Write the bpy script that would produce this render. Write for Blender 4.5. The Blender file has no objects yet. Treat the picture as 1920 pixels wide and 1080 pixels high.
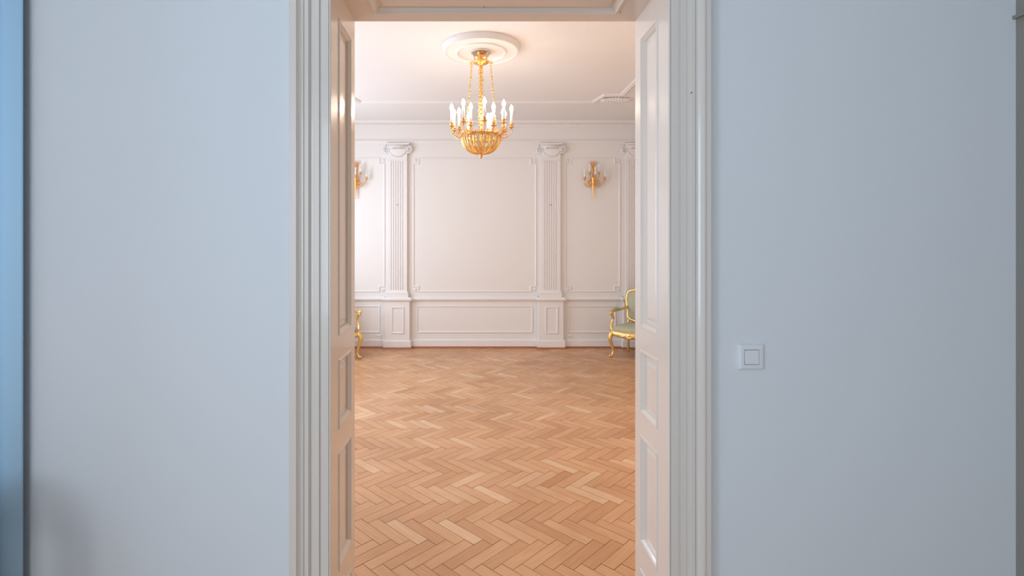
import bpy, bmesh, math, random
from mathutils import Vector, Matrix
random.seed(7)
PI = math.pi
sc = bpy.context.scene
COL = sc.collection

# ------------------------------------------------------------------ camera, world, lights, exposure
F, VX, VY, H = 960.0, 885.0, 455.0, 1.65          # focal length in px, vanishing point, eye height
cd = bpy.data.cameras.new('camera'); cam = bpy.data.objects.new('camera', cd); COL.objects.link(cam)
cam.location = (0, 0, H); cam.rotation_euler = (PI/2, 0, 0)
cd.sensor_width = 36; cd.lens = F/1920*36
cd.shift_x = (960-VX)/1920; cd.shift_y = -(540-VY)/1920; cd.clip_start = .05
sc.camera = cam
def PX(x, Y): return (x-VX)/F*Y
def PZ(y, Y): return H-(y-VY)/F*Y

w = bpy.data.worlds.new('sky'); sc.world = w; w.use_nodes = True
bg = w.node_tree.nodes['Background']; bg.inputs[0].default_value = (.45, .66, 1, 1); bg.inputs[1].default_value = .6

def area(name, loc, rot, sx, sy, power, color, spread=PI):
    l = bpy.data.lights.new(name, 'AREA'); l.shape = 'RECTANGLE'; l.size = sx; l.size_y = sy
    l.energy = power; l.color = color; l.spread = spread
    o = bpy.data.objects.new(name, l); o.location = loc; o.rotation_euler = rot; COL.objects.link(o); return o
# daylight entering through the window openings, plus one added warm fill lamp
area('daylight_salon_near', (-2.9, 4.35, 1.9), (0, -PI/2, 0), 2.0, 1.2, 60, (.82, .90, 1))
area('daylight_salon_far', (-2.9, 6.5, 1.9), (0, -PI/2, 0), 2.0, 1.2, 50, (.78, .88, 1))
area('added_warm_fill', (3.12, 3.7, 1.25), (0, PI/2, 0), 2.2, 1.2, 36, (1, .66, .38))  # added lamp, no known source: warms the left jamb and floor
area('daylight_front_side', (-2.07, -.75, 1.85), (0, -PI/2, 0), 2.0, 1.0, 52, (.52, .77, 1.0))
area('daylight_front_rear', (-.9, -2.06, 1.9), (PI/2, 0, 0), 1.3, 2.0, 36, (.76, .88, 1.0))

sc.view_settings.view_transform = 'Standard'; sc.view_settings.look = 'None'
sc.view_settings.exposure = 0.14; sc.view_settings.gamma = 1; sc.view_settings.use_curve_mapping = False

# ------------------------------------------------------------------ materials
def mat(name, color, rough=.5, metal=0, bump=0, bscale=60, var=0, vscale=4, spec=.5, coat=0, emit=None, estr=0):
    m = bpy.data.materials.new(name); m.use_nodes = True; nt = m.node_tree; b = nt.nodes['Principled BSDF']
    b.inputs['Base Color'].default_value = (*color, 1); b.inputs['Roughness'].default_value = rough
    b.inputs['Metallic'].default_value = metal; b.inputs['Specular IOR Level'].default_value = spec
    b.inputs['Coat Weight'].default_value = coat
    tc = nt.nodes.new('ShaderNodeTexCoord')
    if var:
        n = nt.nodes.new('ShaderNodeTexNoise'); n.inputs['Scale'].default_value = vscale; n.inputs['Detail'].default_value = 4
        nt.links.new(tc.outputs['Object'], n.inputs['Vector'])
        r = nt.nodes.new('ShaderNodeMixRGB'); r.inputs[1].default_value = (*[c*(1-var) for c in color], 1)
        r.inputs[2].default_value = (*[min(1, c*(1+var)) for c in color], 1)
        nt.links.new(n.outputs['Fac'], r.inputs[0]); nt.links.new(r.outputs[0], b.inputs['Base Color'])
    if bump:
        n = nt.nodes.new('ShaderNodeTexNoise'); n.inputs['Scale'].default_value = bscale; n.inputs['Detail'].default_value = 3
        nt.links.new(tc.outputs['Object'], n.inputs['Vector'])
        bp = nt.nodes.new('ShaderNodeBump'); bp.inputs['Strength'].default_value = bump; bp.inputs['Distance'].default_value = .01
        nt.links.new(n.outputs['Fac'], bp.inputs['Height']); nt.links.new(bp.outputs[0], b.inputs['Normal'])
    if emit:
        b.inputs['Emission Color'].default_value = (*emit, 1); b.inputs['Emission Strength'].default_value = estr
    return m
M = {}
M['wall'] = mat('painted_wall', (.80, .80, .81), .7, bump=.04, bscale=25, var=.012, vscale=1.5)
M['salon'] = mat('salon_paint', (.80, .785, .77), .6, bump=.03, bscale=30, var=.01, vscale=2)
M['plate'] = mat('grey_ceiling_plate', (.58, .54, .52), .3, metal=.2)
M['warm_bounce'] = mat('warm_bounce_paint', (.82, .72, .60), .6)  # tint chosen so the unseen right wall bounces warm light
M['plaster'] = mat('plaster_ornament', (.81, .79, .785), .55)
M['ceil'] = mat('ceiling_paint', (.83, .815, .81), .7, bump=.03, bscale=20)
M['enamel'] = mat('gloss_enamel', (.80, .715, .64), .22, bump=.03, bscale=12, var=.015, vscale=3, coat=.3)
M['taupe'] = mat('taupe_paint', (.30, .27, .23), .6, var=.03)
M['gold'] = mat('gilded_metal', (1.0, .60, .17), .24, metal=1, bump=.12, bscale=90)
M['gildwood'] = mat('gilded_wood', (.90, .60, .24), .34, metal=.8, bump=.4, bscale=45, var=.2, vscale=20)
M['brass'] = mat('aged_brass', (.75, .42, .15), .32, metal=.9, bump=.15, bscale=90)
M['sconce'] = mat('warm_gilt', (.92, .50, .16), .38, metal=.85, bump=.2, bscale=80)
M['green'] = mat('sage_fabric', (.50, .50, .36), .85, bump=.35, bscale=350, var=.16, vscale=30)
M['floral'] = mat('patterned_fabric', (.42, .34, .33), .85, bump=.3, bscale=300, var=.5, vscale=55)
M['candle'] = mat('candle_sleeve', (.88, .86, .82), .4)
M['bulb'] = mat('lit_bulb', (1, .9, .75), .3, emit=(1, .84, .68), estr=44)
M['dullbulb'] = mat('unlit_bulb', (.85, .84, .82), .15)
M['plastic'] = mat('white_plastic', (.84, .82, .83), .3)
M['yellowed'] = mat('yellowed_plastic', (.62, .56, .36), .5)
M['dark'] = mat('dark_gap', (.05, .045, .04), .7)
M['redwood'] = mat('reddish_wood_strip', (.36, .13, .065), .4, var=.2, vscale=9)
M['chip'] = mat('dark_paint_chip', (.08, .06, .05), .8)
M['darkwood'] = mat('dark_wood', (.16, .1, .06), .4, var=.2, vscale=8)
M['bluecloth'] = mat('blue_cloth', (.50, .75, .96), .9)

def crystal():
    m = bpy.data.materials.new('crystal_beads'); m.use_nodes = True; b = m.node_tree.nodes['Principled BSDF']
    b.inputs['Base Color'].default_value = (1, .80, .45, 1); b.inputs['Roughness'].default_value = .12
    b.inputs['Transmission Weight'].default_value = .5; b.inputs['IOR'].default_value = 1.5
    return m
M['crystal'] = crystal()

def parquet():
    m = bpy.data.materials.new('oak_parquet'); m.use_nodes = True; nt = m.node_tree; N = nt.nodes; L = nt.links
    b = N['Principled BSDF']
    at = N.new('ShaderNodeAttribute'); at.attribute_name = 'tone'
    uv = N.new('ShaderNodeUVMap'); uv.uv_map = 'UVMap'
    ramp = N.new('ShaderNodeValToRGB'); cr = ramp.color_ramp
    stops = [(0, (.58, .275, .13)), (.25, (.61, .325, .16)), (.55, (.69, .39, .20)), (.8, (.73, .435, .235)), (1, (.79, .53, .325))]
    while len(cr.elements) < len(stops): cr.elements.new(.5)
    for e, (p, c) in zip(cr.elements, stops): e.position = p; e.color = (*c, 1)
    sep = N.new('ShaderNodeSeparateColor'); L.new(at.outputs['Color'], sep.inputs[0])
    L.new(sep.outputs[0], ramp.inputs[0])
    mp = N.new('ShaderNodeMapping'); mp.inputs['Scale'].default_value = (2.2, 42, 1); L.new(uv.outputs[0], mp.inputs[0])
    n = N.new('ShaderNodeTexNoise'); n.inputs['Scale'].default_value = 2.5; n.inputs['Detail'].default_value = 6; n.inputs['Distortion'].default_value = .6
    L.new(mp.outputs[0], n.inputs['Vector'])
    mx = N.new('ShaderNodeMixRGB'); mx.blend_type = 'MULTIPLY'; mx.inputs[0].default_value = .35
    g = N.new('ShaderNodeValToRGB'); g.color_ramp.elements[0].position = .3; g.color_ramp.elements[0].color = (.6, .5, .42, 1)
    g.color_ramp.elements[1].position = .65; g.color_ramp.elements[1].color = (1, 1, 1, 1)
    L.new(n.outputs['Fac'], g.inputs[0]); L.new(ramp.outputs[0], mx.inputs[1]); L.new(g.outputs[0], mx.inputs[2])
    # broad wear patches
    tc = N.new('ShaderNodeTexCoord'); n2 = N.new('ShaderNodeTexNoise'); n2.inputs['Scale'].default_value = 1.1; L.new(tc.outputs['Object'], n2.inputs['Vector'])
    g2 = N.new('ShaderNodeValToRGB'); g2.color_ramp.elements[0].position = .35; g2.color_ramp.elements[0].color = (.88, .84, .80, 1)
    g2.color_ramp.elements[1].position = .6; g2.color_ramp.elements[1].color = (1, 1, 1, 1)
    L.new(n2.outputs['Fac'], g2.inputs[0])
    m2 = N.new('ShaderNodeMixRGB'); m2.blend_type = 'MULTIPLY'; m2.inputs[0].default_value = 1
    L.new(mx.outputs[0], m2.inputs[1]); L.new(g2.outputs[0], m2.inputs[2]); L.new(m2.outputs[0], b.inputs['Base Color'])
    rr = N.new('ShaderNodeMapRange'); rr.inputs[3].default_value = .24; rr.inputs[4].default_value = .42
    L.new(sep.outputs[1], rr.inputs[0]); L.new(rr.outputs[0], b.inputs['Roughness'])
    bp = N.new('ShaderNodeBump'); bp.inputs['Strength'].default_value = .06; bp.inputs['Distance'].default_value = .01
    L.new(n.outputs['Fac'], bp.inputs['Height']); L.new(bp.outputs[0], b.inputs['Normal'])
    return m
M['parquet'] = parquet()

# ------------------------------------------------------------------ helpers
class MB:
    def __init__(s): s.v = []; s.f = []
    def add(s, vs, fs):
        n = len(s.v); s.v += [tuple(p) for p in vs]; s.f += [tuple(i+n for i in f) for f in fs]; return s
    def box(s, x0, x1, y0, y1, z0, z1, mtx=None):
        vs = [Vector(p) for p in ((x0,y0,z0),(x1,y0,z0),(x1,y1,z0),(x0,y1,z0),(x0,y0,z1),(x1,y0,z1),(x1,y1,z1),(x0,y1,z1))]
        if mtx: vs = [mtx @ v for v in vs]
        return s.add(vs, [(0,3,2,1),(4,5,6,7),(0,1,5,4),(1,2,6,5),(2,3,7,6),(3,0,4,7)])
    def lathe(s, prof, c=(0,0,0), n=24, a0=0, a1=2*PI, mtx=None):
        full = abs(a1-a0-2*PI) < 1e-6; k = n if full else n+1; vs = []
        for r, z in prof:
            for i in range(k):
                a = a0+(a1-a0)*i/n; p = Vector((r*math.cos(a), r*math.sin(a), z))
                if mtx: p = mtx @ p
                vs.append(p+Vector(c))
        fs = []
        for j in range(len(prof)-1):
            for i in range(n):
                i2 = (i+1) % k; fs.append((j*k+i, j*k+i2, (j+1)*k+i2, (j+1)*k+i))
        return s.add(vs, fs)
    def tube(s, pts, rad, n=10, closed=False, caps=True, flat=None):
        pts = [Vector(p) for p in pts]; m = len(pts)
        if not isinstance(rad, (list, tuple)): rad = [rad]*m
        vs = []; prev = None
        for i, p in enumerate(pts):
            if closed: t = pts[(i+1) % m]-pts[i-1]
            else: t = pts[min(i+1, m-1)]-pts[max(i-1, 0)]
            t.normalize()
            if prev is None:
                up = Vector((0,0,1)) if abs(t.z) < .9 else Vector((1,0,0))
                a = t.cross(up).normalized()
            else:
                a = (prev-t*prev.dot(t)).normalized()
            prev = a; b = t.cross(a)
            fl = flat if flat else (1, 1)
            for k in range(n):
                q = 2*PI*k/n; vs.append(p+(a*math.cos(q)*fl[0]+b*math.sin(q)*fl[1])*rad[i])
        fs = []
        for i in range(m if closed else m-1):
            j = (i+1) % m
            for k in range(n): fs.append((i*n+k, i*n+(k+1) % n, j*n+(k+1) % n, j*n+k))
        if caps and not closed: fs += [tuple(range(n))[::-1], tuple((m-1)*n+k for k in range(n))]
        return s.add(vs, fs)
    def ball(s, c, r, n=10, m=6, sc_=(1,1,1)):
        prof = [(math.sin(PI*j/m), -math.cos(PI*j/m)) for j in range(m+1)]
        prof[0] = (1e-4, -1); prof[-1] = (1e-4, 1)
        mt = Matrix.Diagonal((r*sc_[0], r*sc_[1], r*sc_[2])).to_4x4()
        return s.lathe(prof, c, n, mtx=mt)
    def xform(s, mtx): s.v = [tuple(mtx @ Vector(p)) for p in s.v]; return s
    def build(s, name, m, parent=None, smooth=False, bevel=0, sub=0):
        me = bpy.data.meshes.new(name); me.from_pydata(s.v, [], s.f); me.validate()
        bm = bmesh.new(); bm.from_mesh(me); bmesh.ops.recalc_face_normals(bm, faces=bm.faces); bm.to_mesh(me); bm.free()
        me.materials.append(m)
        if smooth:
            me.polygons.foreach_set('use_smooth', [True]*len(me.polygons))
        o = bpy.data.objects.new(name, me); COL.objects.link(o)
        if parent is not None: o.parent = parent
        if bevel:
            b = o.modifiers.new('bevel', 'BEVEL'); b.width = bevel; b.segments = 2; b.limit_method = 'ANGLE'
        if sub:
            b = o.modifiers.new('subd', 'SUBSURF'); b.levels = sub; b.render_levels = sub
        return o
def spline(pts, n=6, closed=False):
    P = [Vector(p) for p in pts]; m = len(P); out = []
    for i in range(m if closed else m-1):
        if closed: a, b, c, d = P[i-1], P[i], P[(i+1) % m], P[(i+2) % m]
        else: a, b, c, d = P[max(i-1,0)], P[i], P[i+1], P[min(i+2,m-1)]
        for k in range(n):
            t = k/n
            out.append(.5*((2*b)+(c-a)*t+(2*a-5*b+4*c-d)*t*t+(3*b-a-3*c+d)*t**3))
    if not closed: out.append(P[-1])
    return out
def lerpr(rs, cnt):
    out = []
    for i in range(cnt):
        t = i/(cnt-1)*(len(rs)-1); k = min(int(t), len(rs)-2); out.append(rs[k]+(rs[k+1]-rs[k])*(t-k))
    return out
def tag(o, label=None, cat=None, group=None, kind=None):
    if label: o['label'] = label
    if cat: o['category'] = cat
    if group: o['group'] = group
    if kind: o['kind'] = kind
    return o
def empty(name, loc=(0,0,0), rz=0):
    o = bpy.data.objects.new(name, None); o.location = loc; o.rotation_euler = (0,0,rz); o.empty_display_size = .1
    COL.objects.link(o); return o
def copy_tree(o, parent=None):
    c = o.copy(); COL.objects.link(c); c.parent = parent
    for ch in list(o.children): copy_tree(ch, c)
    return c
def moulding(mb, poly, prof, place):
    """closed polygon (ccw, a list of 2D points) swept by prof [(inward offset, height)]; place(u, v, h) -> 3D"""
    n = len(poly); P = [Vector((*p, 0)) for p in poly]
    rings = []
    for off, h in prof:
        ring = []
        for i in range(n):
            d1 = (P[i]-P[i-1]).normalized(); d2 = (P[(i+1) % n]-P[i]).normalized()
            n1 = Vector((-d1.y, d1.x, 0)); n2 = Vector((-d2.y, d2.x, 0))
            m_ = (n1+n2); m_ = m_/max(.2, m_.length_squared)*2
            q = P[i]+m_*off; ring.append(place(q.x, q.y, h))
        rings.append(ring)
    vs = [p for r in rings for p in r]; fs = []
    for j in range(len(prof)-1):
        for i in range(n): fs.append((j*n+i, j*n+(i+1) % n, (j+1)*n+(i+1) % n, (j+1)*n+i))
    mb.add(vs, fs); return rings
def extrude_profile(mb, prof, x0, x1, place):
    """open profile [(a, h)] run straight from x0 to x1; place(x, a, h) -> 3D, ends closed"""
    n = len(prof); vs = [place(x0, a, h) for a, h in prof]+[place(x1, a, h) for a, h in prof]
    fs = [(i, i+1, n+i+1, n+i) for i in range(n-1)]+[(n-1, 0, n, 2*n-1), tuple(range(n))[::-1], tuple(range(n, 2*n))]
    mb.add(vs, fs)

# ------------------------------------------------------------------ dimensions
Y0, Y1, YB = 1.64, 1.95, 8.04           # near wall face, far wall face, back wall of the salon
XL, XR = -.449, .625                    # clear opening
ZS = 2.497                              # soffit height
CZ = 3.56                               # ceiling
SL, SR = -2.95, 3.06                    # salon side walls
NL, NR, NB = -1.75, 1.742, -2.1          # front room: left, right, rear

def struct(o): o['kind'] = 'structure'; return o

# ------------------------------------------------------------------ floor: individual herringbone blocks in one mesh
def build_floor():
    L_, W_ = .304, .0722; g = .0010; s2 = math.sqrt(.5)
    yb = 2.58                                       # a row boundary
    vs = []; fs = []; tones = []; uvs = []
    def plank(u, v, lu, lv):
        t = random.betavariate(4, 3.6); 
        if random.random() < .05: t = 1
        r2 = random.random(); ou = random.random()*9
        t = min(1, max(0, t+(.07 if lu > lv else -.05)))  # grain-direction sheen painted in: one plank direction lighter, the other darker
        gu, gv = (.0019, g) if lu > lv else (g, .0019)
        q = [(u+gu, v+gv), (u+lu-gu, v+gv), (u+lu-gu, v+lv-gv), (u+gu, v+lv-gv)]
        c = ((u+lu/2+v+lv/2)*s2, (v+lv/2-u-lu/2)*s2+yb)
        if not (SL-.2 < c[0] < SR+.2 and NB-.2 < c[1] < YB+.2): return
        tilt = [random.uniform(-.0003, .0003) for _ in range(4)]
        n = len(vs)
        for k, (a, b) in enumerate(q):
            X = (a+b)*s2; Y = (b-a)*s2+yb
            vs.append((min(max(X, SL), SR), min(max(Y, NB), YB), tilt[k]))
        fs.append((n, n+1, n+2, n+3)); tones.append((t, r2, 0, 1))
        uvs.extend([(0+ou, 0), (L_+ou, 0), (L_+ou, W_), (ou, W_)] if lu > lv else [(ou, 0), (ou, W_), (L_+ou, W_), (L_+ou, 0)])
    for j in range(-20, 16):
        for k in range(-60, 60):
            kk = k
            ou, ov = j*L_, -j*L_
            plank(kk*W_+ou, kk*W_+ov, L_, W_)
            plank(kk*W_+ou, (kk+1)*W_+ov, W_, L_)
    for v in ((SL,NB),(SR,NB),(SR,YB),(SL,YB)): vs.append((v[0], v[1], -.0015))
    n = len(vs); fs.append((n-4, n-3, n-2, n-1)); tones.append((0, .5, 0, 1)); uvs += [(0,0),(1,0),(1,1),(0,1)]
    me = bpy.data.meshes.new('floor'); me.from_pydata(vs, [], fs)
    ul = me.uv_layers.new(name='UVMap'); 
    for i, u in enumerate(uvs): ul.data[i].uv = u
    ca = me.color_attributes.new('tone', 'FLOAT_COLOR', 'CORNER')
    i = 0
    for t in tones:
        for _ in range(4): ca.data[i].color = t; i += 1
    me.materials.append(M['parquet']); me.materials.append(M['darkwood']); me.polygons[-1].material_index = 1
    o = bpy.data.objects.new('floor', me); COL.objects.link(o); return struct(o)
build_floor()
struct(MB().box(SL-.2, SR+.2, NB-.2, YB+.2, -.2, -.01).build('floor_subfloor', M['darkwood']))

# ------------------------------------------------------------------ shells
def wall_with_holes(name, axis, c0, c1, a0, a1, z0, z1, holes, m):
    """axis 'x': wall runs along x between a0,a1, thickness y c0..c1; 'y': runs along y, thickness x c0..c1"""
    mb = MB()
    def bx(p, q, r, s):
        if q-p < 1e-5 or s-r < 1e-5: return
        if axis == 'x': mb.box(p, q, c0, c1, r, s)
        else: mb.box(c0, c1, p, q, r, s)
    x = a0
    for h in sorted(holes):
        bx(x, h[0], z0, z1); bx(h[0], h[1], z0, h[2]); bx(h[0], h[1], h[3], z1); x = h[1]
    bx(x, a1, z0, z1)
    return struct(mb.build(name, m))
wall_with_holes('wall_front', 'x', Y0, Y1, SL-.2, SR+.2, 0, CZ, [(XL-.02, XR+.02, 0, ZS+.02)], M['wall'])
WBK = wall_with_holes('wall_back', 'x', YB, YB+.2, SL-.2, SR+.2, 0, CZ, [], M['salon'])
W1 = [(3.75, 4.95, .9, 2.9), (5.9, 7.1, .9, 2.9)]
wall_with_holes('wall_left', 'y', SL-.2, SL, Y1, YB, 0, CZ, W1, M['salon'])
wall_with_holes('wall_right', 'y', SR, SR+.2, Y1, YB, 0, CZ, [(3.05, 4.35, 0, 2.45)], M['warm_bounce'])  # opening added for the warm fill lamp, tint added for its bounce
wall_with_holes('wall_left_front', 'y', NL-.35, NL, NB, Y0, 0, CZ, [(-1.25, -.25, .85, 2.85)], M['wall'])
wall_with_holes('wall_right_front', 'y', NR, NR+.2, NB, Y0, 0, CZ, [], M['taupe'])
wall_with_holes('wall_rear_front', 'x', NB-.2, NB, NL-.35, NR+.2, 0, CZ, [(-1.55, -.25, .85, 2.95)], M['wall'])
struct(MB().box(SL-.2, SR+.2, Y1, YB+.2, CZ, CZ+.15).build('ceiling', M['ceil']))
struct(MB().box(NL-.35, NR+.2, NB-.2, Y1, CZ, CZ+.15).build('ceiling_front', M['wall']))
# ledge trim on the taupe side wall, just inside the right edge of the photograph
mb = MB(); mb.box(NR-.012, NR, .6, Y0, PZ(26, 1.6), PZ(20, 1.6)); struct(mb.build('trim_9', M['taupe']))

d2 = struct(empty('added_doorway'))  # unseen doorway, made up to give the warm fill lamp an opening
mb = MB()
for a, b in ((2.95, 3.05), (4.35, 4.45)): mb.box(SR-.03, SR, a, b, 0, 2.55)
mb.box(SR-.03, SR, 3.05, 4.35, 2.45, 2.55); mb.build('added_door_frame', M['enamel'], d2)
def window(name, axis, c, a0, a1, z0, z1):
    root = struct(empty(name)); mb = MB(); t = .05
    def bx(p, q, r, s, d=.03):
        if axis == 'y': mb.box(c-d, c+d, p, q, r, s)
        else: mb.box(p, q, c-d, c+d, r, s)
    bx(a0, a0+t, z0, z1); bx(a1-t, a1, z0, z1); bx(a0+t, a1-t, z0, z0+t); bx(a0+t, a1-t, z1-t, z1)
    mid = (a0+a1)/2; bx(mid-.03, mid+.03, z0+t, z1-t); bx(a0+t, mid-.03, z0+1.3, z0+1.35); bx(mid+.03, a1-t, z0+1.3, z0+1.35)
    mb.build('window_frame', M['enamel'], root)
    mb = MB()
    if axis == 'y': mb.box(c+.06, c+.22, a0-.06, a1+.06, z0-.04, z0)
    else: mb.box(a0-.06, a1+.06, c+.06, c+.22, z0-.04, z0)
    mb.build('window_sill', M['enamel'], root)
for i, h in enumerate(W1): window('window_%d' % (i+1), 'y', SL-.12, *h)
window('window_3', 'y', NL-.33, -1.25, -.25, .85, 2.85)
window('window_4', 'x', NB-.12, -1.55, -.25, .85, 2.95)

# ------------------------------------------------------------------ doorway: architrave, panelled reveal and soffit
door = struct(empty('door_1', (0, 0, 0)))
APROF = [(0, 0), (0, .010), (.002, .0135), (.005, .0135), (.0065, .008), (.0075, .0125), (.031, .0125), (.0325, .0095), (.0345, .0095),
         (.0355, .0175), (.055, .0175), (.0575, .0135), (.061, .014), (.0645, .022), (.067, .0265), (.078, .0265), (.0795, .021), (.0815, .021), (.083, .0265),
         (.088, .0275), (.093, .031), (.098, .037), (.1005, .0415), (.1045, .0415), (.106, .036), (.1245, .036), (.1245, 0)]
def architrave(ysurf, sgn, name):
    # an inverted U swept round the opening, mitred at the top corners
    path = [(XL, 0), (XL, ZS), (XR, ZS), (XR, 0)]
    mb = MB(); n = len(APROF); vs = []
    for i, (x, z) in enumerate(path):
        for a, h in APROF:
            dx = -a if i < 2 else a; dz = a if i in (1, 2) else 0
            vs.append((x+dx, ysurf-sgn*h, z+dz))
    fs = []
    for i in range(3):
        for k in range(n-1): fs.append((i*n+k, i*n+k+1, (i+1)*n+k+1, (i+1)*n+k))
    mb.add(vs, fs); return mb.build(name, M['enamel'], door)
arch = architrave(Y0, 1, 'architrave')
architrave(Y1, -1, 'architrave')
mb = MB(); c = Vector((PX(1296, 1.61), 1.6085, PZ(174, 1.61))); mb.ball(c, .0022, 8, 5)
c = Vector((PX(1321, 1.61), 1.606, PZ(753, 1.61))); mb.ball(c, .003, 8, 5, (.6, .5, 1.7)); mb.build('paint_chip', M['chip'], arch)

PPROF = [(0, 0), (.002, .0035), (.008, .0035), (.012, -.001), (.018, -.006), (.022, -.014), (.036, -.014), (.040, -.010), (.046, -.009)]
def reveal(name, length0, length1, d0, d1, rects, place, chips=()):
    """flat lining with panel openings; (s: along, d: depth y); place(s, d, h) with h towards the opening"""
    mb = MB()
    def q(s0, s1, a0, a1):
        mb.add([place(s0,a0,0), place(s1,a0,0), place(s1,a1,0), place(s0,a1,0)], [(0,1,2,3)])
    pd0, pd1 = rects[0][2], rects[0][3]
    q(length0, length1, d0, pd0); q(length0, length1, pd1, d1)
    s = length0
    for r in rects: q(s, r[0], pd0, pd1); s = r[1]
    q(s, length1, pd0, pd1)
    # back face and edges give the lining its thickness
    B = -.018
    mb.add([place(length0,d0,B), place(length1,d0,B), place(length1,d1,B), place(length0,d1,B), place(length0,d0,0), place(length1,d0,0), place(length1,d1,0), place(length0,d1,0)],
           [(0,1,2,3),(0,1,5,4),(2,3,7,6),(1,2,6,5),(3,0,4,7)])
    lin = mb.build(name, M['enamel'], door)
    for r in rects:
        pm = MB(); rings = moulding(pm, [(r[0], r[2]), (r[1], r[2]), (r[1], r[3]), (r[0], r[3])], PPROF, place)
        pm.add(rings[-1], [(0,1,2,3)]); pm.build('reveal_panel', M['enamel'], lin)
    return lin
PD0, PD1 = 1.722, 1.898
vr = [(.16, .444), (.543, .941), (1.02, 1.256), (1.336, 2.408)]
rr = [(a, b, PD0, PD1) for a, b in vr]
reveal('jamb_lining', 0, ZS, Y0, Y1, rr, lambda s, d, h: (XL+h, d, s))
reveal('jamb_lining', 0, ZS, Y0, Y1, rr, lambda s, d, h: (XR-h, d, s))
sof = reveal('soffit_lining', XL, XR, Y0, Y1, [(-.363, .536, PD0, PD1)], lambda s, d, h: (s, d, ZS-h))
mb = MB(); mb.ball((PX(908, 1.88), PZ(0, 1)*0+1.87, ZS+.0135), .002, 8, 5); mb.ball((.545, 1.88, ZS), .002, 8, 5); mb.build('nail_head', M['chip'], sof)
MB().box(XL-.02, XR+.02, Y0+.01, Y1+.01, -.005, .004).build('threshold', M['redwood'], door)

# ------------------------------------------------------------------ back wall dressing
def onwall(u, v, h): return (u, YB-h, v)
bx = lambda x: PX(x, YB)
bz = lambda y: PZ(y, YB)
MP = [(0, 0), (0, .007), (.004, .011), (.010, .013), (.016, .009), (.020, .009), (.026, .004), (.028, 0)]
def rect(x0, x1, yt, yb): return [(bx(x0), bz(yb)), (bx(x1), bz(yb)), (bx(x1), bz(yt)), (bx(x0), bz(yt))]
def notched(x0, x1, yt, yb, k=9.5):
    return [(bx(x0+k), bz(yb)), (bx(x1-k), bz(yb)), (bx(x1-k), bz(yb-k)), (bx(x1), bz(yb-k)), (bx(x1), bz(yt+k)), (bx(x1-k), bz(yt+k)),
            (bx(x1-k), bz(yt)), (bx(x0+k), bz(yt)), (bx(x0+k), bz(yt+k)), (bx(x0), bz(yt+k)), (bx(x0), bz(yb-k)), (bx(x0+k), bz(yb-k))]
CP = [588, 746, 1032, 1190]                          # pilaster centres in px
def panel(poly): 
    mb = MB(); moulding(mb, poly, MP, onwall); return mb.build('panel_moulding', M['plaster'], WBK)
def square_ornament(x, y):
    mb = MB(); s = .026; X, Z = bx(x), bz(y)
    mb.box(X-s, X+s, YB-.008, YB, Z-s, Z+s); mb.lathe([(.018, .008), (.020, .013), (.012, .014), (.008, .018), (.001, .02)], (X, YB, Z), 12, mtx=Matrix.Rotation(PI/2, 4, 'X'))
    mb.build('corner_ornament', M['plaster'], WBK)
for x0, x1 in ((774, 1006), (1059, 1163), (615, 722)):
    panel(notched(x0, x1, 296, 547.5))
    for x in (x0+4, x1-4):
        for y in (300.5, 543.5): square_ornament(x, y)
for x0, x1 in ((781, 999), (1066, 1155), (623, 713)): panel(rect(x0, x1, 573, 624))
def run(name, prof, m=M['plaster'], parent=None, x0=SL, x1=SR, y=YB):
    mb = MB(); extrude_profile(mb, prof, x0, x1, lambda x, a, h: (x, y-h, a)); return mb.build(name, m, parent)
zr = bz(562)
CR = [(-.022, 0), (-.022, .012), (-.006, .018), (-.004, .034), (.008, .040), (.020, .040), (.026, .030), (.034, .020), (.046, .018), (.046, 0)]
run('chair_rail', [(zr+a, h) for a, h in CR], parent=WBK)
struct(run('baseboard_back', [(.0, 0), (.0, .022), (.118, .022), (.124, .018), (.130, .012), (.134, 0)], M['plaster']))
struct(run('trim_1', [(0, .02), (0, .045), (.008, .044), (.020, .036), (.026, .024), (.026, .02)], M['redwood']))
za = bz(268)
run('architrave_moulding', [(za+a, h) for a, h in [(-.012, 0), (-.012, .012), (0, .014), (.006, .02), (.022, .023), (.030, .018), (.05, .012), (.05, 0)]], parent=WBK)
zc = CZ
cor = run('cornice', [(zc+a, h) for a, h in [(-.095, 0), (-.095, .016), (-.082, .020), (-.078, .022), (-.040, .022), (-.036, .036), (-.020, .045), (-.010, .050), (0, .052), (0, 0)]], parent=WBK)
mb = MB()
x = SL+.02
while x < SR-.02: mb.box(x, x+.022, YB-.030, YB-.02, zc-.072, zc-.042); x += .042
dn = mb.build('dentil_row', M['plaster'], cor)
# side wall runs so that the room stays right from the side
for nm, X, sg in (('left', SL, 1), ('right', SR, -1)):
    for prof, name, m in (([(0, 0), (0, .022), (.118, .022), (.134, 0)], 'baseboard_%s' % nm, M['plaster']),
                       ([(zr+a, h) for a, h in CR], 'trim_%d' % (2 if sg > 0 else 3), M['plaster']),
                       ([(zc-.095, 0), (zc-.095, .016), (zc-.078, .03), (zc-.04, .03), (zc-.036, .06), (zc-.01, .082), (zc, .084), (zc, 0)], 'trim_%d' % (4 if sg > 0 else 5), M['plaster'])):
        if 'trim_2' in name:
            for a, b in ((Y1, W1[0][0]), (W1[0][1], W1[1][0]), (W1[1][1], YB)):
                pass
            continue
        mb = MB()
        for ya, yb_ in (((Y1, YB),) if sg > 0 or 'trim_5' in name else ((Y1, 2.95), (4.45, YB))): extrude_profile(mb, prof, ya, yb_, lambda y, a, h: (X+sg*h, y, a))
        struct(mb.build(name, m))

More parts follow.
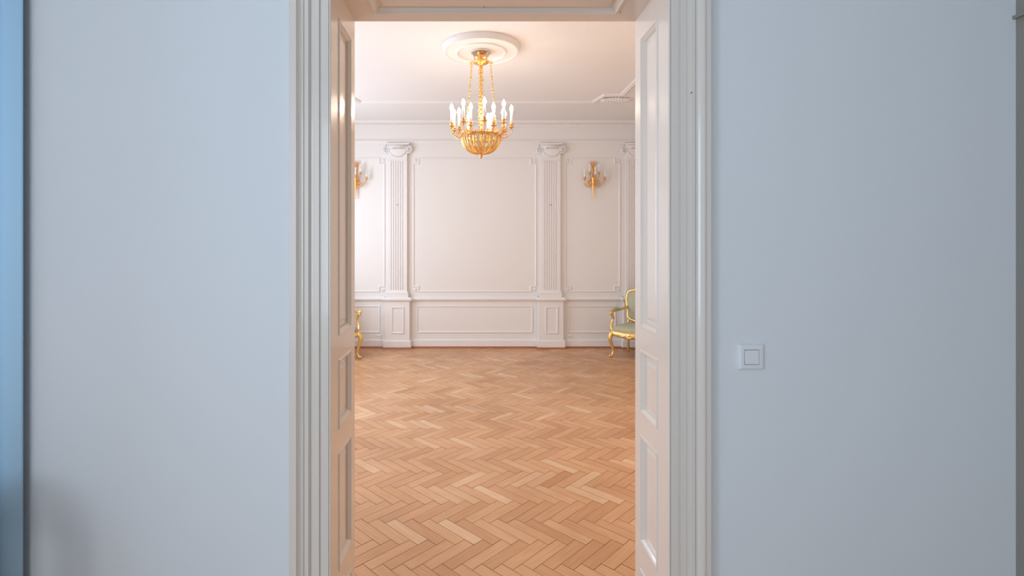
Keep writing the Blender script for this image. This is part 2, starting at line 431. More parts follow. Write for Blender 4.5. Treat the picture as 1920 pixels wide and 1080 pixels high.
def pilaster(cx, idx):
    X = bx(cx); root = struct(empty('trim_%d' % (10+idx), (X, YB, 0)))
    PW = 23/F*YB                                     # pedestal half width
    # pedestal with its own panel
    mb = MB(); mb.box(-PW, PW, -.075, 0, 0, zr-.02); ped = mb.build('pedestal', M['plaster'], root, bevel=.002)
    mb = MB(); moulding(mb, [(bx(735)-bx(746), bz(624)), (bx(759)-bx(746), bz(624)), (bx(759)-bx(746), bz(574)), (bx(735)-bx(746), bz(574))], MP, lambda u, v, h: (u, -.075-h, v))
    mb.build('panel_moulding', M['plaster'], ped)
    def collar(name, z, prof, hw, d0, mm=M['plaster']):
        m2 = MB(); vs = []; n = len(prof)
        for a, h in prof: vs += [(-hw-h, 0, z+a), (-hw-h, -d0-h, z+a), (hw+h, -d0-h, z+a), (hw+h, 0, z+a)]
        fs = []
        for i in range(n-1):
            for k in range(3): fs.append((i*4+k, i*4+k+1, i*4+k+5, i*4+k+4))
        fs += [(0,1,2,3), tuple((n-1)*4+k for k in (3,2,1,0))]
        m2.add(vs, fs); return m2.build(name, mm, root)
    collar('pedestal_base', 0, [(0, .022), (.118, .022), (.124, .018), (.134, 0)], PW, .075)
    collar('wood_strip', 0, [(0, .046), (.008, .044), (.02, .036), (.026, .0221)], PW, .075, M['redwood'])
    collar('pedestal_cap', zr, CR, PW-.004, .07)
    # base of the shaft
    HW = .150
    collar('shaft_base', zr+.046, [(0, .022), (.045, .022), (.048, .014), (.056, .018), (.070, .018), (.076, .012), (.09, .004), (.11, 0)], HW, .05)
    # fluted shaft: profile across the width, run upwards
    z0, z1 = zr+.14, bz(284); fl = 6; fw = .026; gap = .0095
    tot = fl*fw+(fl-1)*gap; pts = [(-HW, 0), (-HW, .05)]; x = -tot/2
    for k in range(fl):
        for j in range(7):
            a = PI*j/6; pts.append((x+fw/2-fw/2*math.cos(a), .05-.014*math.sin(a)))
        x += fw+gap
    pts += [(HW, .05), (HW, 0)]
    mb = MB(); n = len(pts); zt = bz(303)
    flat = [(p[0], .05 if p[1] > 0 else 0) for p in pts]
    rows = [(z0-.04, flat), (z0, flat), (z0+.012, pts), (zt-.012, pts), (zt, flat), (z1, flat)]
    vs = [(p[0], -p[1], z) for z, ps in rows for p in ps]
    fs = [(r*n+i, r*n+i+1, (r+1)*n+i+1, (r+1)*n+i) for r in range(len(rows)-1) for i in range(n-1)]
    mb.add(vs, fs); sh = mb.build('fluted_shaft', M['plaster'], root)
    if idx in (1, 2):
        MB().ball((0, -.054, bz(384.5)), .008, 8, 6).build('picture_hook', M['chip'], sh)
    # ionic capital
    cz = bz(282); mb = MB()
    mb.box(-.185, .185, -.068, 0, bz(272.2), bz(269)-.002)
    cap = mb.build('capital', M['plaster'], root, bevel=.003)
    mb = MB()
    for s in (-1, 1):
        pts = []
        for k in range(44):
            a = k/43*2*PI*2.1; r = .060*(1-k/43*.82)
            pts.append((s*(.168-r*math.sin(a)*-1*1.0), -.050-.010*k/43, cz+.004+r*math.cos(a)))
        mb.tube(pts, lerpr([.012, .010, .007], len(pts)), 8)
        mb.lathe([(.001, .0), (.062, .0), (.062, .046), (.001, .046)], (s*.168, -.0, cz+.004), 20, mtx=Matrix.Rotation(PI/2, 4, 'X'))
        mb.ball((s*.168, -.062, cz+.004), .013, 10, 6)
    mb.build('volute', M['plaster'], cap, smooth=True)
    mb = MB()                                        # rounded swag with a beaded rim between the volutes
    mb.box(-.165, .165, -.060, 0, cz-.005, bz(272))
    A_, B_, z_ = .140, .128, cz+.012; lv = [(1, .045), (.97, .058), (.8, .066), (.5, .071), (.02, .073)]
    vs = [(math.cos(PI*k/24)*A_*q, -h, z_-math.sin(PI*k/24)*B_*q) for q, h in lv for k in range(25)]
    mb.add(vs, [(j_*25+k, j_*25+k+1, (j_+1)*25+k+1, (j_+1)*25+k) for j_ in range(4) for k in range(24)])
    mb.lathe([(.125, 0), (.125, .05), (.001, .05)], (0, 0, z_), 24, a0=PI, a1=2*PI, mtx=Matrix.Rotation(PI/2, 4, 'X'))
    for k in range(17):
        a = PI*(k+.5)/17; mb.ball((math.cos(a)*A_*.93, -.062, z_-math.sin(a)*B_*.93), .011, 8, 6)
    for k in range(5): mb.ball((-.07+.035*k, -.066, cz+.028), .010, 8, 6)
    mb.tube([(math.cos(PI*k/20)*A_*1.02, -.050, z_-math.sin(PI*k/20)*B_*1.02) for k in range(21)], .009, 8)
    mb.build('shell_swag', M['plaster'], cap, smooth=True)
    mb = MB(); mb.box(-.155, .155, -.062, 0, bz(303)+.005, bz(303)+.012); mb.build('necking', M['plaster'], root)
for i, c in enumerate(CP): pilaster(c, i)

# ------------------------------------------------------------------ ceiling frame moulding with notched corners
YF, YN = 6.97, 6.63                                 # rear run and the stepped-in corner run
cxm = .058
FP = [(0, 0), (0, .012), (.008, .020), (.02, .022), (.03, .016), (.045, .016), (.055, .008), (.06, 0)]
YF0 = 2*5.0-YF; YN0 = 2*5.0-YN
a, b = 1.60, 1.68; c = 1.90
poly = [(cxm-a, YF0), (cxm+a, YF0), (cxm+b, YN0), (cxm+c, YN0), (cxm+c, YN), (cxm+b, YN), (cxm+a, YF), (cxm-a, YF), (cxm-b, YN), (cxm-c, YN), (cxm-c, YN0), (cxm-b, YN0)]
mb = MB(); moulding(mb, poly, FP, lambda u, v, h: (u, v, CZ-h)); struct(mb.build('trim_6', M['plaster']))
def leaf_spray(px0, px1, name, sx=1):
    X = (px0+px1)/2; mb = MB()
    for k in range(9):
        t = (k-4)/4; x = X+t*.15
        for q in (-1, 1):
            mb.tube(spline([(x, 6.80, CZ-.006), (x+.03*sx, 6.80+q*.045, CZ-.024), (x+.07*sx, 6.80+q*(.11-abs(t)*.04), CZ-.008)], 4), lerpr([.008, .024, .004], 9), 8)
    for k in range(6):
        an = k*PI/3; mb.ball((X+sx*.13+.026*math.cos(an), 6.80+.026*math.sin(an), CZ-.02), .018, 8, 6, (1, 1, .8))
    mb.ball((X+sx*.13, 6.80, CZ-.03), .014, 8, 6)
    mb.tube([(X-.19, 6.79, CZ-.006), (X+.18, 6.81, CZ-.006)], .012, 8)
    struct(mb.build(name, M['plaster'], smooth=True))
leaf_spray(PX(1124, 6.8), PX(1172, 6.8), 'trim_7'); leaf_spray(2*cxm-PX(1172, 6.8), 2*cxm-PX(1124, 6.8), 'trim_8', -1)

# ------------------------------------------------------------------ ceiling rose
RX, RY = .0886, 5.0
rose = empty('ceiling_rose', (RX, RY, CZ)); tag(rose, 'round stepped white plaster ceiling rose above the lit chandelier', 'ceiling rose')
ro = MB().lathe([(.378, 0), (.379, -.016), (.373, -.024), (.370, -.040), (.360, -.055), (.350, -.058), (.342, -.056), (.338, -.052), (.25, -.052), (.247, -.062), (.236, -.068), (.228, -.062), (.222, -.050), (.10, -.046), (.001, -.046)], n=80).build('moulded_disc', M['plaster'], rose)
for p in ro.data.polygons: p.use_smooth = True
ro.modifiers.new('edges', 'EDGE_SPLIT').split_angle = math.radians(35)
MB().lathe([(.100, -.046), (.100, -.058), (.092, -.064), (.085, -.054), (.03, -.050), (.001, -.050)], n=40).build('centre_ring', M['plate'], rose, smooth=True)

# ------------------------------------------------------------------ chandelier
ch = empty('chandelier', (RX, RY, CZ-.05)); tag(ch, 'lit gilt basket chandelier with many candle bulbs hanging on long chains', 'chandelier')
T0 = H-(CZ-.05)                                     # converts height above eye into local z
def hz(t): return t+T0
RIMZ = hz(1.036); R0 = .184
MB().lathe([(.001, 0), (.045, 0), (.047, -.008), (.030, -.022), (.012, -.03), (.012, -.05), (.001, -.05)], n=24).build('ceiling_hook_plate', M['brass'], ch, smooth=True)
crz = hz(PZ(117, 5)-H)                               # crown ring
MB().lathe([(.001, crz+.022), (.04, crz+.020), (.060, crz+.018), (.076, crz+.010), (.078, crz-.002), (.066, crz-.012), (.045, crz-.018), (.02, crz-.03), (.001, crz-.034)], n=32).build('crown_ring', M['gold'], ch, smooth=True)
mb = MB(); mb.lathe([(.008, -.04), (.009, crz+.088), (.018, crz+.080), (.020, crz+.066), (.013, crz+.055), (.019, crz+.042), (.015, crz+.02)], n=16); mb.build('crown_stem', M['gold'], ch, smooth=True)
for k in range(5):
    a = math.radians(-36+72*k)
    pts = spline([(.062, 0, crz+.01), (.064, 0, crz+.04), (.072, 0, crz+.065), (.084, 0, crz+.078), (.091, 0, crz+.070)], 4)
    m2 = MB().tube(pts, lerpr([.009, .013, .012, .007, .003], len(pts)), 8, flat=(1, .45)).xform(Matrix.Rotation(a, 4, 'Z'))
    m2.build('crown_leaf', M['gold'], ch, smooth=True)
# central rod strung with turned beads
rz1 = crz-.03; rz0 = RIMZ+.02
prof = [(.006, rz0)]
nb = 16
for k in range(nb):
    z = rz0+(rz1-rz0)*(k+.5)/nb; h = (rz1-rz0)/nb
    prof += [(.005, z-h*.4), (.0095, z-h*.15), (.0095, z+h*.15), (.005, z+h*.4)]
prof += [(.006, rz1)]
MB().lathe(prof, n=12).build('central_rod', M['gold'], ch, smooth=True)
def chain(a):
    p0 = Vector((.092*math.cos(a), .092*math.sin(a), crz-.01)); p1 = Vector((R0*.80*math.cos(a), R0*.80*math.sin(a), RIMZ+.015))
    p0 = p0; n = 22; mb = MB(); L = (p1-p0).length; d = (p1-p0).normalized()
    side = Vector((-math.sin(a), math.cos(a), 0)); oth = d.cross(side)
    for k in range(n):
        c = p0+(p1-p0)*(k+.5)/n; s = side if k % 2 else oth
        l = L/n*.62; ring = [c+d*l*math.cos(q)+s*.0075*math.sin(q) for q in [2*PI*i/10 for i in range(10)]]
        mb.tube(ring, .0028, 5, closed=True)
    for k in range(1, 5):                            # small palmettes on the chain
        c = p0+(p1-p0)*k/5; mb.ball(c, .011, 8, 5, (1, 1, 1.4))
    o = mb.build('chain', M['gold'], ch, smooth=True)
    hk = MB().tube(spline([Vector((.07*math.cos(a), .07*math.sin(a), crz)), p0+Vector((0, 0, .02)), p0+Vector((.012*math.cos(a), .012*math.sin(a), .006)), p0], 5), .0045, 6)
    hk.tube([p0-side*.0+Vector((-.022*math.cos(a), -.022*math.sin(a), -.002)), p0+Vector((.03*math.cos(a), .03*math.sin(a), -.002))], [.003, .006], 6)
    hk.build('chain_hook', M['gold'], o, smooth=True)
for k in range(4): chain(math.radians(-8+90*k))
# rim
mb = MB(); mb.lathe([(R0-.012, RIMZ-.010), (R0+.004, RIMZ-.012), (R0+.008, RIMZ-.004), (R0+.004, RIMZ+.004), (R0+.010, RIMZ+.012), (R0-.002, RIMZ+.018), (R0-.012, RIMZ+.012), (R0-.012, RIMZ-.010)], n=60)
rim = mb.build('basket_rim', M['brass'], ch, smooth=True)
mb = MB()
for k in range(48):
    a = 2*PI*k/48; mb.ball(((R0+.006)*math.cos(a), (R0+.006)*math.sin(a), RIMZ-.016), .006, 6, 4)
mb.build('beading', M['gold'], rim, smooth=True)
for k in range(20):                                  # pierced gallery of leaves above the rim
    a = 2*PI*k/20; mb = MB()
    mb.tube([(R0*math.cos(a), R0*math.sin(a), RIMZ+.01), ((R0+.008)*math.cos(a), (R0+.008)*math.sin(a), RIMZ+.032), (R0*math.cos(a), R0*math.sin(a), RIMZ+.05)], [.012, .016, .003], 6, flat=(1, .5))
    mb.build('gallery_leaf', M['gold'], rim, smooth=True)
# bowl ribs: 16 broad gilded leaves narrowing to the finial
def bowlpt(t, a, r=0):                               # t 0 rim .. 1 bottom
    q = t*PI/2*.95; rad = (R0+r)*math.cos(q)**.85+.006; z = RIMZ-.012-(.155+r)*math.sin(q)
    return Vector((rad*math.cos(a), rad*math.sin(a), z))
NRB = 16
for k in range(NRB):
    a = 2*PI*k/NRB; n = 14; vs = []
    for i in range(n+1):
        t = i/n; wd = .0085*(math.cos(t*PI/2*.93))+.0032
        c = bowlpt(t, a); s = Vector((-math.sin(a), math.cos(a), 0)); o_ = bowlpt(t, a, .008); i_ = bowlpt(t, a, -.004)
        vs += [c-s*wd, o_-s*wd*.45, o_+s*wd*.45, c+s*wd, i_]
    fs = [(i*5+j, i*5+(j+1) % 5, (i+1)*5+(j+1) % 5, (i+1)*5+j) for i in range(n) for j in range(5)]
    mb = MB().add(vs, fs)
    o = mb.build('basket_rib', M['gold'], ch, smooth=True)
for z_t, rr_ in ((.28, .003), (.55, .003), (.8, .003)):
    p = bowlpt(z_t, 0); mb = MB(); mb.tube([(p.x*math.cos(2*PI*i/48), p.x*math.sin(2*PI*i/48), p.z) for i in range(48)], .0035, 6, closed=True)
    mb.build('basket_hoop', M['brass'], ch, smooth=True)
for k in range(NRB):                                 # strings of crystal beads between the ribs
    a = 2*PI*(k+.5)/NRB; mb = MB()
    for i in range(13):
        t = .03+.9*i/13; r = .0165*(1-t*.62); mb.ball(bowlpt(t, a, -.006), r, 6, 4)
    mb.build('crystal_string', M['crystal'], ch, smooth=False)
bz0 = bowlpt(1, 0).z
MB().lathe([(.001, bz0+.02), (.034, bz0+.012), (.036, bz0+.002), (.022, bz0-.006), (.012, bz0-.012), (.016, bz0-.022), (.017, bz0-.032), (.009, bz0-.044), (.001, bz0-.05)], n=20).build('finial', M['brass'], ch, smooth=True)
# candle arms
def candle_arm(a, r, cupz, start):
    d = Vector((math.cos(a), math.sin(a), 0)); up = Vector((0, 0, 1))
    p0 = d*(R0-.004)+up*(RIMZ-start); p1 = d*r+up*cupz
    dd = r-R0
    pts = spline([p0, d*(R0+dd*.35)+up*(RIMZ-start+.004-.02), d*(R0+dd*.78)+up*(RIMZ-start+.004), d*(r+.004)+up*(cupz-.04), p1], 6)
    arm = MB().tube(pts, lerpr([.006, .005, .005, .0045, .006], len(pts)), 7)
    q = d*(R0+dd*.45)+up*(RIMZ-start+.012)
    arm.tube([q+d*.018*math.cos(t)*(1-t/9)+up*.018*math.sin(t)*(1-t/9) for t in [i*.55 for i in range(14)]], .003, 5)
    o = arm.build('candle_arm', M['brass'], ch, smooth=True)
    c = (p1.x, p1.y, p1.z)
    MB().lathe([(.001, -.02), (.010, -.016), (.008, -.004), (.026, .0), (.028, .005), (.012, .006), (.010, .014), (.019, .020), (.021, .034), (.018, .036), (.013, .036)], c, 14).build('candle_cup', M['brass'], o, smooth=True)
    MB().lathe([(.001, .03), (.0125, .03), (.0125, .150), (.001, .151)], c, 12).build('candle_sleeve', M['candle'], o, smooth=True)
    MB().lathe([(.009, .150), (.0165, .166), (.018, .178), (.014, .196), (.006, .213), (.001, .221)], c, 10).build('candle_bulb', M['bulb'], o, smooth=True)
for k in range(9): candle_arm(math.radians(-90+5+40*k), .295, hz(1.12), .0)
for k in range(6): candle_arm(math.radians(-90+2+30+60*k), .215, hz(1.10), -.02)

# ------------------------------------------------------------------ wall sconces
def make_sconce():
    r = empty('wall_sconce')
    s = YB/F                                          # metres per px on the wall
    Z = lambda y: (338-y)*s                           # local z, y measured on the right sconce
    # torch-shaped body
    prof = [(.001, Z(374)), (.006, Z(373)), (.008, Z(370.5)), (.005, Z(369)), (.009, Z(365)), (.017, Z(352)), (.021, Z(348)), (.017, Z(346)), (.025, Z(342)), (.022, Z(339)), (.028, Z(336)), (.031, Z(334)), (.025, Z(332)), (.001, Z(331))]
    MB().lathe(prof, (0, -.045, 0), 16).build('torch_body', M['sconce'], r, smooth=True)
    MB().lathe([(.001, 0), (.05, 0), (.05, .01), (.035, .018), (.001, .03)], (0, 0, Z(343)), 20, mtx=Matrix.Rotation(PI/2, 4, 'X')).build('back_plate', M['sconce'], r, smooth=True)
    mb = MB()                                         # ribbon bow over a drop
    for q in (-1, 1):
        loop = spline([(0, -.02, Z(307)), (q*.030, -.028, Z(303.5)), (q*.050, -.022, Z(306)), (q*.036, -.018, Z(309.5)), (0, -.02, Z(308))], 5)
        mb.tube(loop, .0085, 7, flat=(1, .6))
        mb.tube(spline([(0, -.02, Z(309)), (q*.018, -.024, Z(313)), (q*.012, -.02, Z(318)), (q*.022, -.016, Z(321))], 4), [.008, .008, .007, .007, .006, .006, .007, .007, .006, .006, .005, .004, .003], 6)
    mb.ball((0, -.03, Z(308)), .014, 8, 6); mb.tube([(0, -.014, Z(308)), (0, -.02, Z(320)), (0, -.03, Z(332))], [.010, .014, .010], 8)
    mb.build('ribbon_bow', M['sconce'], r, smooth=True)
    def arm(cx, cy, yf, kind):
        X = (cx-1111)*s; zt = Z(cy)
        if kind == 'outer':
            q = 1 if X > 0 else -1
            pts = spline([(q*.02, -.05, Z(345)), (q*.05, -.055, Z(350.5)), (q*.09, -.06, Z(351)), (q*.135, -.065, Z(346)), (X, -.07, zt-.02), (X, -.07, zt)], 6)
            mb = MB().tube(pts, .006, 7)
            mb.tube([(q*.072+.042*math.cos(t)*(1-t/15), -.06, Z(343.5)+.042*math.sin(t)*(1-t/15)) for t in [i*.5-1.5 for i in range(27)]], .0038, 6)
            mb.ball((q*.072, -.062, Z(343.5)), .011, 8, 6)
        elif kind == 'inner':
            q = 1 if X > 0 else -1
            pts = spline([(q*.02, -.045, Z(338)), (q*.045, -.06, Z(338)), (X, -.075, Z(333)), (X, -.075, zt)], 6); mb = MB().tube(pts, .0055, 7)
        else:
            pts = spline([(0, -.06, Z(340)), (X, -.10, Z(341)), (X, -.12, Z(337)), (X, -.12, zt)], 6); mb = MB().tube(pts, .0055, 7)
        o = mb.build('candle_arm', M['brass'], r, smooth=True); e = pts[-1]; c = (e.x, e.y, e.z)
        MB().lathe([(.001, -.018), (.010, -.012), (.008, -.002), (.026, .004), (.027, .009), (.012, .010), (.012, .018), (.019, .026), (.020, .038), (.012, .038)], c, 14).build('candle_cup', M['brass'], o, smooth=True)
        MB().lathe([(.001, .03), (.0115, .03), (.0115, .115), (.001, .116)], c, 12).build('candle_sleeve', M['candle'], o, smooth=True)
        MB().lathe([(.008, .115), (.013, .127), (.014, .136), (.009, .153), (.001, .170)], c, 10).build('candle_bulb', M['dullbulb'], o, smooth=True)
    arm(1094.5, 337.5, 0, 'outer'); arm(1132, 337.5, 0, 'outer'); arm(1104, 328, 0, 'inner'); arm(1121, 328, 0, 'inner'); arm(1113, 334.5, 0, 'front')
    return r
sc1 = make_sconce(); sc1.location = (bx(1111), YB, bz(338))
tag(sc1, 'gilt five-candle wall sconce right of the chandelier, wholly in view', 'wall sconce', 'gilt wall sconces on the back wall')
sc2 = copy_tree(sc1); sc2.location = (bx(668), YB, bz(338))
tag(sc2, 'gilt wall sconce at the left edge of the opening, partly hidden by the jamb', 'wall sconce')

# ------------------------------------------------------------------ sockets and switch
def socket(x, y):
    r = empty('power_socket', (bx(x), YB, bz(y)))
    MB().box(-.040, .040, -.010, 0, -.040, .040).build('cover_plate', M['plastic'], r, bevel=.004)
    MB().lathe([(.024, .010), (.024, .014), (.020, .014), (.019, .0105), (.001, .0105)], (0, 0, 0), 24, mtx=Matrix.Rotation(PI/2, 4, 'X')).build('socket_well', M['plastic'], r, smooth=True)
    mb = MB()
    for q in (-.0095, .0095): mb.lathe([(.0028, .0105), (.0028, .0115), (.0001, .0115)], (q, 0, 0), 8, mtx=Matrix.Rotation(PI/2, 4, 'X'))
    mb.build('pin_hole', M['dark'], r); return r
tag(socket(709.5, 632), 'white power socket low on the back wall left of the left pilaster', 'socket', 'wall sockets above the skirting')
tag(socket(1068, 632), 'white power socket low on the back wall right of the right pilaster', 'socket', 'wall sockets above the skirting')
sw = empty('light_switch', (PX(1406.5, Y0), Y0, PZ(668.5, Y0)))
tag(sw, 'square white rocker light switch on the pale wall right of the doorway', 'light switch')
q = .0405
mb = MB(); moulding(mb, [(-q, -q), (q, -q), (q, q), (-q, q)], [(0, 0), (0, .006), (.004, .0105), (.0165, .0115), (.0168, .004)], lambda u, v, h: (u, -h, v)); mb.build('cover_frame', M['plastic'], sw, bevel=.0015)
q = .0238; mb = MB(); mb.box(-q, q, -.0045, 0, -q, q); mb.build('yellowed_gap', M['yellowed'], sw)
q = .0222; mb = MB(); mb.add([(-q, -.004, -q), (q, -.004, -q), (q, -.004, q), (-q, -.004, q), (-q, -.0125, -q), (q, -.0125, -q), (q, -.0105, q), (-q, -.0105, q)], [(0,1,2,3),(4,5,6,7),(0,1,5,4),(1,2,6,5),(2,3,7,6),(3,0,4,7)])
mb.build('rocker', M['plastic'], sw, bevel=.001)

# ------------------------------------------------------------------ rococo armchairs
def cushion(mb, outline, z0, z1, crown, rings=6):
    """plump upholstery over a closed outline (list of (x, y))"""
    n = len(outline); cx = sum(p[0] for p in outline)/n; cy = sum(p[1] for p in outline)/n
    levels = [(1.0, z0), (1.02, z0+(z1-z0)*.4), (1.0, z0+(z1-z0)*.8)]
    for k in range(rings): 
        t = (k+1)/rings; levels.append((math.cos(t*PI/2)*.97+.001, z1+crown*math.sin(t*PI/2)-.0))
    vs = [(cx+(x-cx)*s, cy+(y-cy)*s, z) for s, z in levels for x, y in outline]
    fs = [(j*n+i, j*n+(i+1) % n, (j+1)*n+(i+1) % n, (j+1)*n+i) for j in range(len(levels)-1) for i in range(n)]
    fs.append(tuple(range(n))[::-1]); mb.add(vs, fs)
def make_armchair(fabric, pads=True):
    r = empty('armchair')
    # front cabriole legs
    for s in (-1, 1):
        pts = spline([(s*.262, -.232, .375), (s*.285, -.258, .33), (s*.296, -.272, .265), (s*.276, -.250, .17), (s*.262, -.236, .09), (s*.272, -.250, .035), (s*.290, -.272, .012)], 6)
        mb = MB().tube(pts, lerpr([.030, .035, .030, .022, .016, .017, .020], len(pts)), 12)
        mb.ball((s*.294, -.276, .020), .020, 10, 6); mb.tube([(s*.288, -.27, 0), (s*.29, -.272, .02)], [.014, .018], 10)
        mb.ball((s*.292, -.272, .31), .026, 10, 6, (1, 1, 1.5))
        mb.build('front_leg', M['gildwood'], r, smooth=True)
        pts = spline([(s*.215, .225, .39), (s*.215, .235, .28), (s*.212, .245, .14), (s*.225, .275, 0)], 5)
        mb = MB().tube(pts, lerpr([.026, .024, .019, .017], len(pts)), 10); mb.build('rear_leg', M['gildwood'], r, smooth=True)
    # serpentine seat rail with a carved shell at the front
    out = spline([(-.285, -.24, .345), (-.15, -.272, .318), (0, -.295, .312), (.15, -.272, .318), (.285, -.24, .345), (.275, 0, .35), (.225, .235, .35), (0, .25, .35), (-.225, .235, .35), (-.275, 0, .35)], 6, closed=True)
    vs = []
    for p in out:
        d = Vector((p.x, p.y, 0)).normalized()
        for o_, z in ((0, p.z-.02), (.010, p.z), (.002, p.z+.02), (.006, .378), (-.03, .378), (-.03, p.z-.02)):
            q = Vector((p.x, p.y, 0))+d*o_; vs.append((q.x, q.y, z))
    n = len(out); fs = [(i*6+j, i*6+(j+1) % 6, ((i+1) % n)*6+(j+1) % 6, ((i+1) % n)*6+j) for i in range(n) for j in range(6)]
    rail = MB().add(vs, fs).build('seat_rail', M['gildwood'], r, smooth=True)
    mb = MB()
    for k in range(9):
        a = PI*(k+.5)/9; mb.tube([(0, -.305, .33), (math.cos(a)*.035, -.318, .33-math.sin(a)*.024), (math.cos(a)*.060, -.308, .332-math.sin(a)*.045)], [.006, .011, .008], 7)
    for s in (-1, 1): mb.tube(spline([(s*.05, -.306, .335), (s*.10, -.300, .318), (s*.15, -.288, .33), (s*.20, -.272, .325)], 5), lerpr([.013, .010, .011, .004], 16), 7)
    mb.ball((0, -.312, .335), .014, 8, 6); mb.build('carved_shell', M['gildwood'], rail, smooth=True)
    # seat cushion
    o2 = [(p.x*.965, p.y*.965) for p in out]; mb = MB(); cushion(mb, o2, .374, .425, .045); mb.build('seat_cushion', fabric, r, smooth=True)
    # arms and their supports
    for s in (-1, 1):
        pts = spline([(s*.272, -.215, .36), (s*.300, -.205, .42), (s*.306, -.18, .48), (s*.288, -.165, .54), (s*.290, -.195, .60), (s*.296, -.225, .635), (s*.297, -.205, .655)], 6)
        mb = MB().tube(pts, lerpr([.026, .022, .019, .018, .02, .022, .018], len(pts)), 10)
        mb.ball((s*.296, -.238, .625), .026, 10, 6, (.8, 1, 1)); mb.ball((s*.298, -.2, .43), .022, 8, 6)
        mb.build('arm_support', M['gildwood'], r, smooth=True)
        pts = spline([(s*.298, -.225, .648), (s*.300, -.12, .650), (s*.290, 0, .648), (s*.268, .12, .655), (s*.240, .235, .675)], 6)
        mb = MB().tube(pts, lerpr([.024, .020, .019, .019, .022], len(pts)), 10); arm = mb.build('armrest', M['gildwood'], r, smooth=True)
        if pads:
            pts = spline([(s*.300, -.17, .662), (s*.300, -.10, .675), (s*.292, 0, .672), (s*.278, .08, .668)], 5)
            MB().tube(pts, lerpr([.014, .034, .032, .014], len(pts)), 12, flat=(1, .72)).build('arm_pad', fabric, arm, smooth=True)
        else:
            mb = MB(); mb.tube([(s*.298, -.235+.0+.034*math.cos(t)*(1-t/16), .655+.034*math.sin(t)*(1-t/16)) for t in [i*.5 for i in range(24)]], .014, 8); mb.ball((s*.30, -.235, .655), .026, 10, 6, (1.3, 1, 1)); mb.build('arm_scroll', M['gildwood'], arm, smooth=True)
    # back: a cartouche frame leaning backwards
    def bk(x, z, o=0): return Vector((x, .245+(z-.5)*.22-.03*(1-abs(x)/.27)+o*1.0, z))
    outl = [(-.13, .485), (-.215, .53), (-.225, .62), (-.248, .72), (-.262, .82), (-.225, .905), (-.12, .935), (0, .965), (.12, .935), (.225, .905), (.262, .82), (.248, .72), (.225, .62), (.215, .53), (.13, .485), (0, .475)]
    sp = spline([bk(*p) for p in outl], 5, closed=True)
    bf = MB().tube(sp, .024, 10, closed=True, flat=(1, 1)).build('back_frame', M['gildwood'], r, smooth=True)
    mb = MB()
    for k in range(-3, 4): mb.tube([bk(0, .965, -.02), bk(k*.016, .985-abs(k)*.004, -.028), bk(k*.026, 1.0-abs(k)*.007, -.02)], [.006, .012, .007], 7)
    for s in (-1, 1): mb.tube(spline([bk(s*.02, .968, -.022), bk(s*.07, .962, -.026), bk(s*.12, .945, -.024)], 5), lerpr([.012, .012, .004], 11), 7)
    mb.build('carved_crest', M['gildwood'], bf, smooth=True)
    for s in (-1, 1): MB().tube([(s*.21, .225, .37), tuple(bk(s*.205, .54))], .023, 10).build('back_post', M['gildwood'], r, smooth=True)
    n = len(sp); cz = .70; vs = []; lv = [(.94, .0), (.93, -.022), (.80, -.036), (.55, -.044), (.25, -.048), (.01, -.049)]
    for s_, o_ in lv:
        for p in sp: x = p.x*s_; z = cz+(p.z-cz)*s_; q = bk(x, z, o_); vs.append(q)
    fs = [(j*n+i, j*n+(i+1) % n, (j+1)*n+(i+1) % n, (j+1)*n+i) for j in range(len(lv)-1) for i in range(n)]
    m2 = len(vs); 
    for p in sp: x = p.x*.94; z = cz+(p.z-cz)*.94; vs.append(bk(x, z, .016))
    fs += [(i, (i+1) % n, m2+(i+1) % n, m2+i) for i in range(n)]+[tuple(m2+i for i in range(n))]
    MB().add(vs, fs).build('back_cushion', fabric, r, smooth=True)
    return r
c1 = make_armchair(M['green']); c1.location = (2.39, 7.43, 0); c1.rotation_euler = (0, 0, math.radians(-36.9))
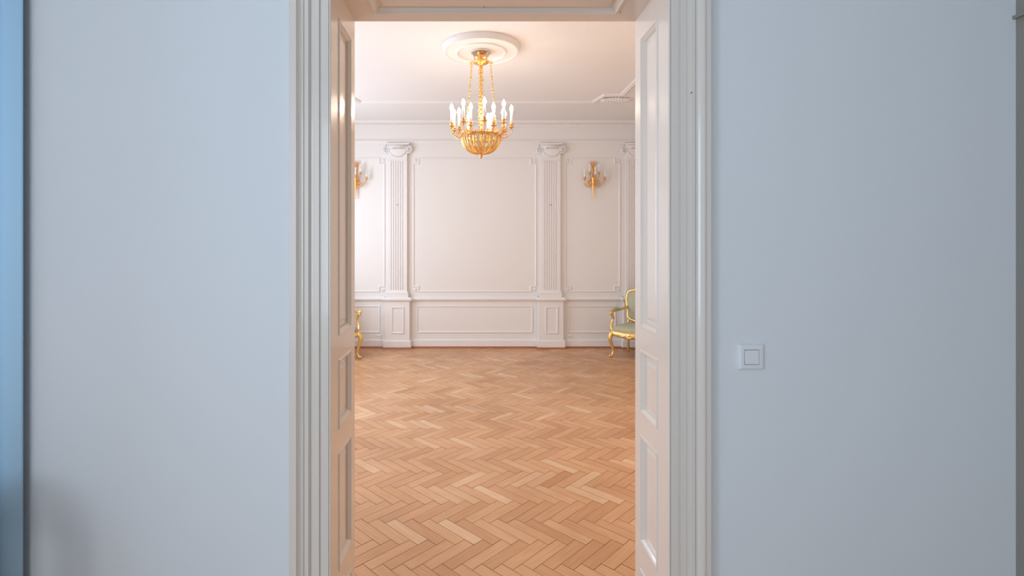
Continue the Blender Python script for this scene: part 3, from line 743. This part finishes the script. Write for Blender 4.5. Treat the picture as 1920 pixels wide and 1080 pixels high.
tag(c1, 'gilded rococo armchair in sage green fabric beside the right jamb', 'armchair')
c2 = make_armchair(M['floral'], pads=False); c2.location = (-1.985, 7.33, 0); c2.rotation_euler = (0, 0, math.radians(36.9))
tag(c2, 'gilded armchair in dull patterned fabric, mostly hidden behind the left jamb', 'armchair')

# ------------------------------------------------------------------ just left of the frame: what throws the soft shadow and the blue cast on the wall
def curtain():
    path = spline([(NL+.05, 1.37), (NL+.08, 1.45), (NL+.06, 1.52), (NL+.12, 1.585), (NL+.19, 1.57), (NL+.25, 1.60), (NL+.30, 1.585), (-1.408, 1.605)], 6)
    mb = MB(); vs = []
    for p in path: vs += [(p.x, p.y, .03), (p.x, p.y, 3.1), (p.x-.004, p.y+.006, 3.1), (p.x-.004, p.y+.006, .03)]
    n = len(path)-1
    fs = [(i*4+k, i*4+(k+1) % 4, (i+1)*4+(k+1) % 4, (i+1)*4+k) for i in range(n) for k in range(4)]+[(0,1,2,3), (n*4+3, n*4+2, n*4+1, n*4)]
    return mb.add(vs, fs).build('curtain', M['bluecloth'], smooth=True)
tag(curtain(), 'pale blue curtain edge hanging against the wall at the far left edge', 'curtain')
def side_chair():
    r = empty('side_chair')
    for s in (-1, 1):
        for y in (-.19, .19): MB().tube([(s*.2, y*1.05, 0), (s*.19, y, .43)], [.015, .02], 8).build('leg', M['darkwood'], r)
    MB().box(-.22, .22, -.22, .22, .43, .47).build('seat', M['darkwood'], r, bevel=.01)
    pts = spline([(-.19, .2, .46), (-.20, .22, .65), (-.19, .25, .84), (-.10, .265, .90), (0, .27, .91), (.10, .265, .90), (.19, .25, .84), (.20, .22, .65), (.19, .2, .46)], 5)
    MB().tube(pts, .030, 10).build('back_hoop', M['darkwood'], r, smooth=True)
    MB().box(-.05, .05, .235, .25, .46, .885).build('back_splat', M['darkwood'], r, bevel=.004)
    return r
c3 = side_chair(); c3.location = (-1.43, 1.05, 0)
tag(c3, 'dark wooden side chair just beyond the left edge, its shadow on the pale wall', 'chair')
